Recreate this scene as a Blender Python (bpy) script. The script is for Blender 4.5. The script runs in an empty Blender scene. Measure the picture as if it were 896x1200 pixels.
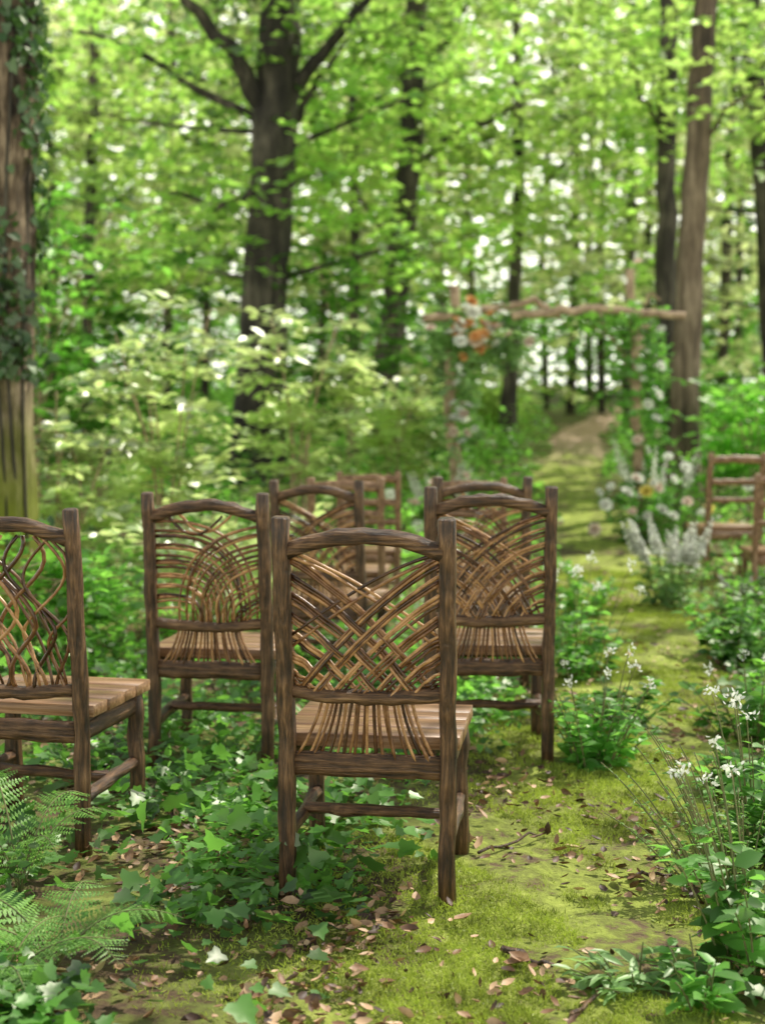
import bpy, math
import numpy as np
from mathutils import Vector
COL = bpy.context.scene.collection
SC = bpy.context.scene
F = 1667.0; CZ = 1.24; PITCH = math.atan(106/F)
cp, sp = math.cos(PITCH), math.sin(PITCH)

def ray(px, py):
    u = (px-448)/F; v = (600-py)/F
    return np.array([u, cp+v*sp, -sp+v*cp])
def at(px, py, Y):
    d = ray(px, py); t = Y/d[1]
    return np.array([d[0]*t, Y, CZ+d[2]*t])
def gr(px, py):
    d = ray(px, py); t = -CZ/d[2]
    return np.array([d[0]*t, d[1]*t, 0.0])

# ------------------------------------------------------------------ terrain functions
PY = [-10, 0, 2.9, 4.1, 5.1, 8, 13, 20, 30, 40, 70]
PX = [0.0, 0.05, .30, .56, .88, 1.5, 2.1, 2.6, 4.15, 6.4, 16]
PW = [.45, .45, .44, .40, .40, .38, .45, .48, .46, .5, 1.0]
def pc(y): return np.interp(y, PY, PX)+.1*np.sin(np.asarray(y)*.55)*np.clip((np.asarray(y)-6)/6, 0, 1)
def hw(y): return np.interp(y, PY, PW)
def pathd(x, y): return np.abs(x-pc(y))/hw(y)
def gz(x, y):
    x = np.asarray(x, float); y = np.asarray(y, float)
    rise = .05*(np.clip(y, 12, 70)-12)
    damp = np.clip((16-y)/8, 0, 1)
    n = .012*np.sin(1.7*x+.6)*np.sin(1.3*y+.4)+.008*np.sin(2.9*x-1.1*y)
    return rise+n*damp
def patch(x, y):
    return .5+.25*np.sin(3.1*x+1.7*y+.5)+.25*np.sin(-2.2*x+4.1*y+2)*np.sin(5.3*x+1.1*y)

# ------------------------------------------------------------------ materials
def newmat(name):
    m = bpy.data.materials.new(name); m.use_nodes = True
    nt = m.node_tree; nt.nodes.clear()
    out = nt.nodes.new('ShaderNodeOutputMaterial')
    return m, nt, out
def ramp(nt, fac, stops):
    r = nt.nodes.new('ShaderNodeValToRGB')
    e = r.color_ramp.elements
    while len(e) < len(stops): e.new(.5)
    for k, (p, c) in enumerate(stops):
        e[k].position = p; e[k].color = (*c, 1)
    nt.links.new(fac, r.inputs[0]); return r.outputs[0]
def math_node(nt, op, a, b):
    n = nt.nodes.new('ShaderNodeMath'); n.operation = op
    for i, v in enumerate((a, b)):
        if isinstance(v, (int, float)): n.inputs[i].default_value = v
        else: nt.links.new(v, n.inputs[i])
    return n.outputs[0]
def leaf_mat(name, dark, light, trans, gloss=.05, rough=.42, tw=.5, nscale=.8):
    m, nt, out = newmat(name)
    g = nt.nodes.new('ShaderNodeNewGeometry')
    nz = nt.nodes.new('ShaderNodeTexNoise'); nz.inputs['Scale'].default_value = nscale
    nz.inputs['Detail'].default_value = 1
    nt.links.new(g.outputs['Position'], nz.inputs['Vector'])
    fac = math_node(nt, 'ADD', math_node(nt, 'MULTIPLY', g.outputs['Random Per Island'], .6),
                    math_node(nt, 'MULTIPLY', math_node(nt, 'SUBTRACT', nz.outputs['Fac'], .36), 1.7))
    c = ramp(nt, fac, [(0, dark), (.75, light)])
    t = ramp(nt, fac, [(0, tuple(.22*v for v in trans)), (.75, trans)])
    d = nt.nodes.new('ShaderNodeBsdfDiffuse'); nt.links.new(c, d.inputs[0])
    tr = nt.nodes.new('ShaderNodeBsdfTranslucent'); nt.links.new(t, tr.inputs[0])
    mx = nt.nodes.new('ShaderNodeMixShader'); mx.inputs[0].default_value = tw
    nt.links.new(d.outputs[0], mx.inputs[1]); nt.links.new(tr.outputs[0], mx.inputs[2])
    gl = nt.nodes.new('ShaderNodeBsdfGlossy'); gl.inputs['Roughness'].default_value = rough
    gl.inputs[0].default_value = (1, 1, .88, 1)
    m2 = nt.nodes.new('ShaderNodeMixShader'); m2.inputs[0].default_value = gloss
    nt.links.new(mx.outputs[0], m2.inputs[1]); nt.links.new(gl.outputs[0], m2.inputs[2])
    nt.links.new(m2.outputs[0], out.inputs[0]); return m
def rough_mat(name, stops, scale=(8, 8, 8), detail=6, bump=.4, rough=.8, island=.0, scale2=None, mosslow=None, bdist=.01, far=None, w2=.45):
    m, nt, out = newmat(name)
    tc = nt.nodes.new('ShaderNodeTexCoord')
    mp = nt.nodes.new('ShaderNodeMapping'); mp.inputs['Scale'].default_value = scale
    nt.links.new(tc.outputs['Object'], mp.inputs[0])
    nz = nt.nodes.new('ShaderNodeTexNoise'); nz.inputs['Scale'].default_value = 1
    nz.inputs['Detail'].default_value = detail; nz.inputs['Roughness'].default_value = .68
    nt.links.new(mp.outputs[0], nz.inputs['Vector'])
    fac = nz.outputs['Fac']
    if scale2:
        n2 = nt.nodes.new('ShaderNodeTexNoise'); n2.inputs['Scale'].default_value = scale2
        n2.inputs['Detail'].default_value = 3
        nt.links.new(tc.outputs['Object'], n2.inputs['Vector'])
        fac = math_node(nt, 'ADD', math_node(nt, 'MULTIPLY', fac, 1-w2), math_node(nt, 'MULTIPLY', n2.outputs['Fac'], w2))
    if island:
        g = nt.nodes.new('ShaderNodeNewGeometry')
        fac = math_node(nt, 'ADD', fac, math_node(nt, 'MULTIPLY', math_node(nt, 'SUBTRACT', g.outputs['Random Per Island'], .5), island))
    c = ramp(nt, fac, stops)
    if mosslow or far:
        sx = nt.nodes.new('ShaderNodeSeparateXYZ'); nt.links.new(tc.outputs['Object'], sx.inputs[0])
        n3 = nt.nodes.new('ShaderNodeTexNoise'); n3.inputs['Scale'].default_value = 5 if mosslow else .9; n3.inputs['Detail'].default_value = 5
        nt.links.new(tc.outputs['Object'], n3.inputs['Vector'])
        if mosslow:
            h = math_node(nt, 'SUBTRACT', math_node(nt, 'ADD', mosslow[0], math_node(nt, 'MULTIPLY', n3.outputs['Fac'], 1.2)), sx.outputs[2]); mc = mosslow[1]
        else:
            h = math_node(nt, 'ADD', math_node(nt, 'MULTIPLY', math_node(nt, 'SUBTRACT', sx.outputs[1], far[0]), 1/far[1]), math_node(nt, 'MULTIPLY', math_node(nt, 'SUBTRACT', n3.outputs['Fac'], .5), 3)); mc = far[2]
        hf = nt.nodes.new('ShaderNodeClamp'); nt.links.new(h, hf.inputs[0])
        mxc = nt.nodes.new('ShaderNodeMixRGB'); nt.links.new(hf.outputs[0], mxc.inputs[0])
        nt.links.new(c, mxc.inputs[1]); mxc.inputs[2].default_value = (*mc, 1); c = mxc.outputs[0]
    b = nt.nodes.new('ShaderNodeBsdfPrincipled'); nt.links.new(c, b.inputs['Base Color'])
    b.inputs['Roughness'].default_value = rough
    b.inputs['Specular IOR Level'].default_value = .45
    bp = nt.nodes.new('ShaderNodeBump'); bp.inputs['Strength'].default_value = bump; bp.inputs['Distance'].default_value = bdist
    nt.links.new(fac, bp.inputs['Height']); nt.links.new(bp.outputs[0], b.inputs['Normal'])
    nt.links.new(b.outputs[0], out.inputs[0]); return m

WST = [(.35, (.013, .007, .004)), (.45, (.047, .023, .0105)), (.53, (.118, .059, .026)), (.61, (.22, .118, .055)), (.71, (.44, .275, .15))]
M_wz = rough_mat('post_wood', WST, (85, 85, 7), bump=1, rough=.4, scale2=12, w2=.3, bdist=.014)
M_wx = rough_mat('rail_wood', WST, (7, 85, 85), bump=1, rough=.4, scale2=12, w2=.3, bdist=.014)
M_wy = rough_mat('side_wood', WST, (85, 7, 85), bump=1, rough=.4, scale2=12, w2=.3, bdist=.014)
M_honey = rough_mat('honey_wood', [(.3, (.075, .037, .017)), (.5, (.19, .1, .047)), (.7, (.4, .26, .145))], (30, 30, 30), bump=.5, rough=.5, bdist=.004)
M_seat = rough_mat('seat_wood', [(.3, (.1, .049, .022)), (.5, (.26, .14, .066)), (.7, (.48, .31, .18))], (3, 60, 60), bump=.6, rough=.4, island=.12, bdist=.004)
M_twig = rough_mat('twig_bark', [(.2, (.035, .014, .0055)), (.5, (.16, .069, .026)), (.8, (.48, .26, .11))], (25, 25, 25), bump=.5, rough=.27, island=.6, bdist=.003)
M_bark_dark = rough_mat('dark_bark', [(.38, (.008, .006, .005)), (.5, (.038, .032, .023)), (.62, (.13, .11, .08))], (11, 11, 1.6), bump=1, rough=.9, scale2=1.4, bdist=.08, mosslow=(-.3, (.08, .1, .02)))
M_bark_brown = rough_mat('grey_brown_bark', [(.38, (.04, .029, .02)), (.5, (.15, .108, .072)), (.62, (.34, .26, .18))], (16, 16, 1.8), bump=1, rough=.9, scale2=1.4, bdist=.09)
M_bark_mossy = rough_mat('mossy_bark', [(.42, (.022, .015, .01)), (.5, (.18, .125, .078)), (.58, (.5, .38, .25))], (26, 26, 3), bump=1, rough=.9, scale2=2, bdist=.12, mosslow=(1.0, (.2, .23, .02)))
M_stem = rough_mat('stem_green', [(.3, (.09, .12, .04)), (.7, (.22, .2, .08))], (10, 10, 10), bump=.2)
M_branch = rough_mat('pale_branch', [(.35, (.17, .11, .065)), (.65, (.52, .38, .25))], (12, 12, 12), bump=.6)
M_ground = rough_mat('forest_soil', [(.34, (.025, .016, .009)), (.45, (.11, .068, .035)), (.51, (.14, .15, .033)), (.6, (.22, .26, .05)), (.7, (.4, .28, .17))], (16, 16, 16), detail=10, bump=1, rough=.95, scale2=2.2, bdist=.03)
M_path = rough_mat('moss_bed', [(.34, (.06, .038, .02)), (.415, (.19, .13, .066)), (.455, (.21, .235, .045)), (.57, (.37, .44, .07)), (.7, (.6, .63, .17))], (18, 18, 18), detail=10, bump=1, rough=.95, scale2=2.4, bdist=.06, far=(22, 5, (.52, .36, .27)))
M_moss = leaf_mat('moss_tips', (.09, .12, .014), (.5, .6, .1), (.46, .58, .07), gloss=.02, tw=.4, nscale=6)
M_dead = rough_mat('dead_leaf', [(.15, (.055, .026, .012)), (.5, (.24, .125, .058)), (.85, (.56, .37, .21))], (20, 20, 20), bump=.3, rough=.55, island=.9, bdist=.003)
M_ivy = leaf_mat('ivy_leaf', (.007, .033, .006), (.11, .29, .045), (.26, .62, .08), gloss=.06, tw=.42, nscale=2.5)
M_ivydark = leaf_mat('climbing_ivy_leaf', (.006, .022, .006), (.045, .12, .028), (.12, .26, .04), gloss=.05, tw=.3)
M_under = leaf_mat('undergrowth_leaf', (.005, .025, .005), (.125, .34, .042), (.42, .95, .12), tw=.54, nscale=1.3)
M_deep = leaf_mat('painted_shade_leaf', (.005, .018, .004), (.055, .15, .02), (.2, .48, .06), gloss=.02, tw=.5, nscale=.5)  # leaf green darkened in the colour itself to imitate shaded gaps deep in the wood
M_hazel = leaf_mat('hazel_leaf', (.01, .045, .006), (.35, .56, .14), (.84, 1, .36), gloss=.17, tw=.6, nscale=1.3)
M_crown = leaf_mat('canopy_leaf', (.005, .026, .004), (.14, .36, .035), (.6, 1, .17), gloss=.08, tw=.64, nscale=.8)
M_crown2 = leaf_mat('canopy_leaf_yellow', (.007, .033, .004), (.19, .41, .045), (.7, 1, .21), gloss=.08, tw=.64, nscale=.7)
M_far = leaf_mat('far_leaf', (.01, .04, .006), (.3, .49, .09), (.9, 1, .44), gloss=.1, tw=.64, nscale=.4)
M_fern = leaf_mat('fern_frond', (.06, .17, .03), (.27, .52, .12), (.48, .85, .16), gloss=.03, tw=.48, nscale=3)
M_lush = leaf_mat('lush_leaf', (.008, .04, .008), (.13, .34, .06), (.36, .8, .12), tw=.5, nscale=3)
M_grey = leaf_mat('grey_green_leaf', (.06, .15, .05), (.3, .5, .18), (.5, .8, .22), tw=.45, nscale=3)
M_white = leaf_mat('white_petal', (.8, .82, .72), (.94, .94, .88), (.94, .96, .86), gloss=.02, tw=.48)
M_yellow = leaf_mat('yellow_petal', (.65, .5, .08), (.85, .76, .2), (.7, .55, .1), gloss=.02, tw=.35)
M_orange = leaf_mat('orange_petal', (.62, .29, .09), (.86, .5, .2), (.82, .42, .13), gloss=.02, tw=.45)
M_pink = leaf_mat('blush_petal', (.74, .55, .44), (.9, .78, .67), (.88, .7, .58), gloss=.02, tw=.45)

# ------------------------------------------------------------------ builders
def setp(o, label, cat, group=None, kind=None):
    if label: o['label'] = label
    if cat: o['category'] = cat
    if group: o['group'] = group
    if kind: o['kind'] = kind
    return o
def thing(name, label, cat, loc, rz=0, group=None, scale=1):
    o = bpy.data.objects.new(name, None); COL.objects.link(o)
    o.location = [float(v) for v in loc]; o.rotation_euler = (0, 0, rz); o.scale = (scale,)*3
    o.empty_display_size = .1
    return setp(o, label, cat, group)
def mesh_obj(name, V, loops, starts, mat, parent=None, smooth=False):
    me = bpy.data.meshes.new(name)
    me.vertices.add(len(V)); me.vertices.foreach_set('co', np.ascontiguousarray(V, dtype=np.float32).ravel())
    me.loops.add(len(loops)); me.loops.foreach_set('vertex_index', np.ascontiguousarray(loops, dtype=np.int32))
    me.polygons.add(len(starts)); me.polygons.foreach_set('loop_start', np.ascontiguousarray(starts, dtype=np.int32))
    if smooth: me.polygons.foreach_set('use_smooth', np.ones(len(starts), dtype=bool))
    me.update(calc_edges=True)
    me.materials.append(mat)
    o = bpy.data.objects.new(name, me); COL.objects.link(o)
    if parent: o.parent = parent
    return o
class MB:
    def __init__(s): s.V = []; s.n = 0; s.L = []; s.S = []; s.nl = 0
    def add(s, verts, faces):
        s.V.append(np.asarray(verts, float))
        for f in faces:
            s.S.append(s.nl); s.L.extend(i+s.n for i in f); s.nl += len(f)
        s.n += len(verts)
    def board(s, x0, x1, y0, y1, z0, z1, c=.003, sag=0):
        sec = [(y0+c, z0), (y1-c, z0), (y1, z0+c), (y1, z1-c), (y1-c, z1), (y0+c, z1), (y0, z1-c), (y0, z0+c)]
        V = []
        for x, k in ((x0, c), (x0+c, 0), (x1-c, 0), (x1, c)):
            ym, zm = (y0+y1)/2, (z0+z1)/2
            V += [(x, a-np.sign(a-ym)*k*.8, b-np.sign(b-zm)*k*.8) for a, b in sec]
        fs = [(i*8+k, (i+1)*8+k, (i+1)*8+(k+1) % 8, i*8+(k+1) % 8) for i in range(3) for k in range(8)]
        fs += [tuple(range(8)), tuple(24+k for k in range(8))[::-1]]
        s.add(V, fs)
    def tube(s, pts, rad, sides=8, p=0, aspect=1.0, jit=0, rng=None, cap=True, ref=None):
        pts = np.asarray(pts, float); n = len(pts); rad = np.broadcast_to(np.asarray(rad, float), (n,)).copy()
        T = np.gradient(pts, axis=0); T /= np.linalg.norm(T, axis=1)[:, None]+1e-9
        if ref is None: ref = np.array([1., 0, 0]) if abs(T[0][0]) < .8 else np.array([0, 1., 0])
        if cap:
            e0 = pts[0]-T[0]*rad[0]*.18; e1 = pts[-1]+T[-1]*rad[-1]*.18
            pts = np.vstack([e0, pts, e1]); T = np.vstack([T[0], T, T[-1]])
            rad = np.concatenate([[rad[0]*.78], rad, [rad[-1]*.78]]); n += 2
        a = np.arange(sides)*2*np.pi/sides+np.pi/sides
        ca, sa = np.cos(a), np.sin(a)
        f = np.ones(sides) if not p else 1/(np.abs(ca)**p+np.abs(sa)**p)**(1/p)
        fix = 1+(rng.normal(0, jit, sides) if jit else 0)
        nn = ref.astype(float); V = []
        for i in range(n):
            nn = nn-T[i]*np.dot(nn, T[i]); nn /= np.linalg.norm(nn)+1e-9
            b = np.cross(T[i], nn)
            ff = f*fix*(1+(rng.normal(0, jit*.6, sides) if jit else 0))
            V.append(pts[i]+rad[i]*((ca*ff)[:, None]*nn+(sa*ff*aspect)[:, None]*b))
        fs = []
        for i in range(n-1):
            for k in range(sides):
                k2 = (k+1) % sides
                fs.append((i*sides+k, i*sides+k2, (i+1)*sides+k2, (i+1)*sides+k))
        fs.append(tuple(range(sides))[::-1]); fs.append(tuple((n-1)*sides+k for k in range(sides)))
        s.add(np.vstack(V), fs)
    def build(s, name, mat, parent=None, origin=None, smooth=True):
        V = np.vstack(s.V)
        if origin is not None: V = V-np.asarray(origin)
        return mesh_obj(name, V, s.L, s.S, mat, parent, smooth)

T_DIA = ([(0, 0, 0), (.45, .3, .07), (1, 0, -.06), (.45, -.3, .07)], [(0, 3, 2), (0, 2, 1)])
T_OVAL = ([(0, 0, 0), (.33, 0, -.03), (.68, 0, -.03), (1, 0, -.1), (.28, .27, .05), (.66, .24, .03), (.28, -.27, .05), (.66, -.24, .03)],
          [(0, 1, 4), (1, 2, 5, 4), (2, 3, 5), (0, 6, 1), (1, 6, 7, 2), (2, 7, 3)])
T_LANCE = ([(0, 0, 0), (.4, 0, -.02), (.75, 0, -.06), (1, 0, -.16), (.35, .13, .03), (.7, .1, -.02), (.35, -.13, .03), (.7, -.1, -.02)], T_OVAL[1])
ivy_out = [(0, 0), (-.1, .22), (.02, .48), (.3, .33), (.58, .36), (.66, .15), (1, 0), (.66, -.15), (.58, -.36), (.3, -.33), (.02, -.48), (-.1, -.22)]
T_IVY = ([(.32, 0, -.04)]+[(x, y, .04*abs(y)*3-.05*x) for x, y in ivy_out], [(0, k+1, (k+1) % 12+1)[::-1] for k in range(12)])
T_DEAD = ([(0, 0, .05), (.33, 0, 0), (.68, 0, 0), (1, 0, .16), (.25, .24, .13), (.66, .2, .17), (.3, -.26, .08), (.62, -.22, .12)], T_OVAL[1])
T_BLADE = ([(0, -.12, 0), (0, .12, 0), (.6, .06, .1), (1, 0, .3)], [(0, 2, 1), (0, 3, 2)])
pv, pf = [], []
for j in range(8):
    x0 = j/8.; w = .14*(1-x0)**.75*(1 if j else .85)
    for sg in (1, -1):
        b = len(pv); pv += [(x0, 0, 0), (x0+.085, sg*w, -.02), (x0+.108, 0, 0)]
        pf.append((b, b+1, b+2) if sg < 0 else (b, b+2, b+1))
T_PINNA = (pv, pf)
def norm(a): return a/(np.linalg.norm(a, axis=-1, keepdims=True)+1e-9)
def leaves(name, tm, pos, d, n, size, mat, parent=None, origin=None, smooth=False):
    if origin is not None: pos = pos-np.asarray(origin)
    V = np.array(tm[0], float); fs = tm[1]; k = len(V); N = len(pos)
    d = norm(d); s = norm(np.cross(n, d)); n = np.cross(d, s)
    sz = np.broadcast_to(size, (N,))[:, None, None]
    W = pos[:, None]+sz*(V[None, :, 0:1]*d[:, None]+V[None, :, 1:2]*s[:, None]+V[None, :, 2:3]*n[:, None])
    lp = np.concatenate([np.array(f) for f in fs]); tot = np.array([len(f) for f in fs]); st = np.concatenate([[0], np.cumsum(tot)[:-1]])
    L = (np.arange(N)[:, None]*k+lp[None]).ravel(); S = (np.arange(N)[:, None]*len(lp)+st[None]).ravel()
    return mesh_obj(name, W.reshape(-1, 3), L, S, mat, parent, smooth)
def sprays(start, dirs, length, n, size, rng, tilt=.45, droop=.2):
    M = len(start); dirs = norm(dirs); length = np.broadcast_to(length, (M,))
    t = (np.arange(n)+.6)/n
    pos = start[:, None]+dirs[:, None]*(length[:, None]*t)[..., None]
    pos[..., 2] -= droop*length[:, None]*t**2
    perp = norm(np.cross(dirs, [0, 0, 1.]))
    sd = np.where(np.arange(n) % 2 == 0, 1., -1.)
    d = dirs[:, None]*.6+perp[:, None]*sd[None, :, None]*.8+rng.normal(0, .25, (M, n, 3))
    nn = np.array([0, 0, 1.])+rng.normal(0, tilt, (M, n, 3))
    sz = size*rng.uniform(.65, 1.25, (M, n))
    return [pos.reshape(-1, 3), d.reshape(-1, 3), nn.reshape(-1, 3), sz.ravel()]
def clump_sprays(centers, per, spread, length, n, size, rng, flat=.5, tilt=.5):
    c = np.repeat(np.asarray(centers), per, axis=0)
    off = rng.normal(0, 1, (len(c), 3))*np.array([spread, spread, spread*flat])
    dr = off*np.array([1, 1, .3])+rng.normal(0, .4*spread, (len(c), 3))*np.array([1, 1, .4])
    return sprays(c+off, dr, length*rng.uniform(.6, 1.3, len(c)), n, size, rng, tilt)

def bez(P0, P1, P2, n=14):
    t = np.linspace(0, 1, n)[:, None]
    return (1-t)**2*np.array(P0)+2*t*(1-t)*np.array(P1)+t*t*np.array(P2)
def wob(a, b, n, amp, rng):
    t = np.linspace(0, 1, n)[:, None]; p = np.array(a)*(1-t)+np.array(b)*t
    w = rng.normal(0, amp, (n, 3)); w[0] = w[-1] = 0
    return p+w

# ------------------------------------------------------------------ chairs
CH_GROUP = 'rustic wooden chairs set out in rows in the wood'
CHAIRS = []
def yb(z): return -.06*max(0, z-.42)/.58
def make_chair(label, x, y, theta, pattern, seed, scale=1.0, midz=.545):
    rng = np.random.default_rng(seed)
    r = thing('chair', label, 'chair', (x, y, float(gz(x, y))-.004), -math.radians(theta), CH_GROUP, scale)
    CHAIRS.append((x, y, math.radians(theta)))
    wz, wx, wy = (M_honey,)*3 if pattern == 'ladder' else (M_wz, M_wx, M_wy)
    for s in (-1, 1):
        zs = np.linspace(0, 1.0, 15)
        p = np.array([(s*.21, yb(z), z) for z in zs]); p[1:-1, :2] += rng.normal(0, .0018, (13, 2))
        b = MB(); b.tube(p, .0222*(1+rng.normal(0, .035, 15)), 12, 4.5, jit=.04, rng=rng); b.build('back_post', wz, r)
        p = wob((s*.208, .415, 0), (s*.204, .405, .396), 7, .0025, rng)
        b = MB(); b.tube(p, .0222*(1+rng.normal(0, .04, 7)), 12, 4, jit=.035, rng=rng); b.build('front_leg', wz, r)
        b = MB(); b.tube(wob((s*.208, .02, .362), (s*.206, .39, .362), 5, .002, rng), .013, 8, 5, aspect=2.2, jit=.03, rng=rng); b.build('side_rail', wy, r)
        b = MB(); b.tube(wob((s*.208, .015, .165), (s*.206, .40, .185), 6, .003, rng), .0175*(1+rng.normal(0, .08, 6)), 9, 0, jit=.05, rng=rng); b.build('stretcher', wy, r)
    b = MB(); b.tube(wob((-.2, .2, .19), (.2, .2, .187), 8, .004, rng), .0165*(1+rng.normal(0, .08, 8)), 9, jit=.05, rng=rng); b.build('stretcher', wx, r)
    b = MB(); b.tube(wob((-.19, .0, .362), (.19, .0, .36), 8, .002, rng), .014, 10, 6, aspect=2.2, jit=.025, rng=rng); b.build('seat_rail', wx, r)
    b = MB(); b.tube(wob((-.185, .405, .36), (.185, .405, .36), 6, .002, rng), .013, 10, 5, aspect=2.1, jit=.03, rng=rng); b.build('front_rail', wx, r)
    b = MB(); e = np.array([.027, .13, .25, .345, .46])
    for k in range(4):
        hx = .236+rng.normal(0, .001); zt = .4335+rng.normal(0, .0005)
        b.board(-hx, hx+rng.normal(0, .001), e[k]+.0006, e[k+1]-.0006, .399, zt, .002)
    b.build('seat', M_seat, r, smooth=False)
    def rail(name, z0, zm, rad, n=13, pw=2):
        t = np.linspace(-1, 1, n); zz = zm+(z0-zm)*np.abs(t)**pw+np.concatenate([[0], rng.normal(0, .0018, n-2), [0]])
        b = MB(); b.tube(np.array([(.198*a, yb(z), z) for a, z in zip(t, zz)]), rad*(1+rng.normal(0, .05, n)), 10, 3, aspect=1.1, jit=.04, rng=rng); return b.build(name, wx, r)
    if pattern == 'ladder':
        rail('top_rail', .945, .955, .028); rail('middle_rail', .78, .78, .024); rail('middle_rail', .64, .64, .02); return r
    rail('top_rail', .915, .958, .0195)
    mz = .475 if pattern == 'S' else midz
    rail('middle_rail', mz+.008, mz-.006, .0175)
    b = MB()
    def twig(P, fam, rad, ph, wv=.006):
        n = len(P); t = np.linspace(0, 1, n)
        P = P+np.outer(np.sin(t*np.pi), rng.normal(0, .002, 2))
        dy = fam*wv*np.sin(t*np.pi*5+ph)+fam*.002
        b.tube(np.array([(a, yb(z)+q, z) for (a, z), q in zip(P, dy)]), rad*np.linspace(1.1, .88, n), 6, cap=False)
    if pattern in ('V', 'A'):
        for fam in (1, -1):
            for bn in range(7):
                for i in range(3):
                    zs = .908-.05*bn-.0112*i+rng.normal(0, .0014)
                    if zs < mz+.02: continue
                    drop = zs-mz
                    xe = -.192+drop*1.03+.01+rng.normal(0, .003); w = xe+.192
                    if pattern == 'V': P1 = (-.192+w*.51, zs-drop*.33)
                    else: P1 = (-.192+w*.7, zs-drop*.2)
                    P = bez((-.192, zs), P1, (min(xe, .185), mz), 18); P[:, 0] *= fam
                    twig(P, fam, .0046+rng.uniform(-.0009, .0006), bn*np.pi+(0 if fam > 0 else 1.2), .008)
            for i in range(2):
                P = bez((-.192, .915-.012*i), (-.05, .868-.01*i), (.188, .70-.03*i), 16); P[:, 0] *= fam
                twig(P, fam, .0043, i*np.pi)
    if pattern == 'O':
        N = 18
        for fam in (1, -1):
            for i in range(N):
                u = (i//2*2+(i % 2)*.7)/(N-1)
                zs = .89-.31*u+rng.normal(0, .005)
                xe = (.165-.24*u if fam > 0 else .10-.25*u)+rng.normal(0, .006)
                P1 = (xe+.03, zs+(.03 if fam > 0 else -.05))
                P = bez((-.192, zs), P1, (xe, mz), 18); P[:, 0] *= fam
                twig(P, fam, .0045+rng.uniform(-.001, .001), i*np.pi)
        for q in range(2):
            t = np.linspace(0, 1, 18); P = np.stack([-.14+.2*t+q*.04, .92-.07*np.sin(t*np.pi)+.012*q], 1); twig(P, 1, .0055, 0)
    if pattern == 'S':
        for i in range(12):
            t = np.linspace(0, 1, 20); sg = 1 if i % 2 else -1
            x0 = -.165+.33*i/11
            xs = np.clip(x0+sg*.075*np.sin(t*np.pi*2.1+.3*i)*np.clip(t*2.5, 0, 1), -.19, .19)
            twig(np.stack([xs, mz+(.925-mz)*t], 1), sg, .006+rng.uniform(-.001, .001), i)
        for i in range(7):
            t = np.linspace(0, 1, 18); P = bez((-.19, .9-.05*i), (.1-.03*i, .9-.05*i), (.17-.04*i, mz), 18); twig(P, 1, .0052, i)
    b.build('woven_twigs', M_twig, r)
    if pattern != 'S':
        b = MB(); N = 20
        for i in range(N):
            u = -1+2*i/(N-1)+rng.normal(0, .015); xm = .11*u; xb = .182*u
            P = bez((xm+rng.normal(0, .002), mz), (xm*1.12+rng.normal(0, .003), mz-.08), (xb+rng.normal(0, .003), .372), 8)
            b.tube(np.array([(a, -.001+(.006 if i % 2 else -.006), z) for a, z in P]), .0043+rng.uniform(-.0006, .0008), 6, cap=False)
        b.build('spindles', M_twig, r)
    return r
make_chair('rustic chair nearest the camera in the centre, diamond twig lattice back seen whole from behind', -.04, 3.61, 8, 'V', 11)
make_chair('rustic chair beside the mossy path, just behind and right of the nearest chair', .378, 5.0, 1, 'A', 12, midz=.53)
make_chair('rustic chair with rounded arcs of twigs, in the second row at left among ivy', -.62, 5.08, 8, 'O', 13, midz=.525)
make_chair('rustic chair at the left edge above the ferns, cut by the frame, sinuous upright twigs', -.855-.205, 4.05, 12, 'S', 14)
make_chair('twig-backed chair in the third row, half hidden between the nearest chair and the arc-backed chair', -.295, 6.65, 14, 'A', 15, scale=.975)
make_chair('plain-backed chair in the fourth row, its left post behind the half hidden third row chair', -.20, 8.0, 4, 'ladder', 16, scale=.93)
make_chair('farthest plain chair of the left block, its top rail showing above the other chairs', -.09, 9.3, 0, 'ladder', 17, scale=.91)
make_chair('twig-backed chair in the third row, peeping over the top of the chair beside the path', .455, 6.55, -3, 'O', 18, scale=.98)
make_chair('farthest plain chair of the right block, only its top edge visible in the centre', .50, 8.2, 3, 'ladder', 19, scale=.94)
p = at(856, 620, 11)
make_chair('plain ladder-back wooden chair across the path at the right, seat and slats in view', p[0]+.02, 11.0, -6, 'ladder', 20, scale=1.0)
p = at(918, 620, 9.4)
make_chair('ladder-back chair cut off by the right frame edge, little but its left post showing', p[0], 9.4, 4, 'ladder', 21, scale=.9)

def near_chair(x, y, pad=.05):
    m = np.zeros(len(x), bool)
    for cx, cy, th in CHAIRS[:4]:
        for lx, ly in ((-.21, 0), (.21, 0)):
            wx = cx+lx*math.cos(th)+ly*math.sin(th); wy = cy-lx*math.sin(th)+ly*math.cos(th)
            m |= (np.abs(x-wx) < pad) & (y < wy+.03) & (y > wy-.2)
    return m

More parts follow.
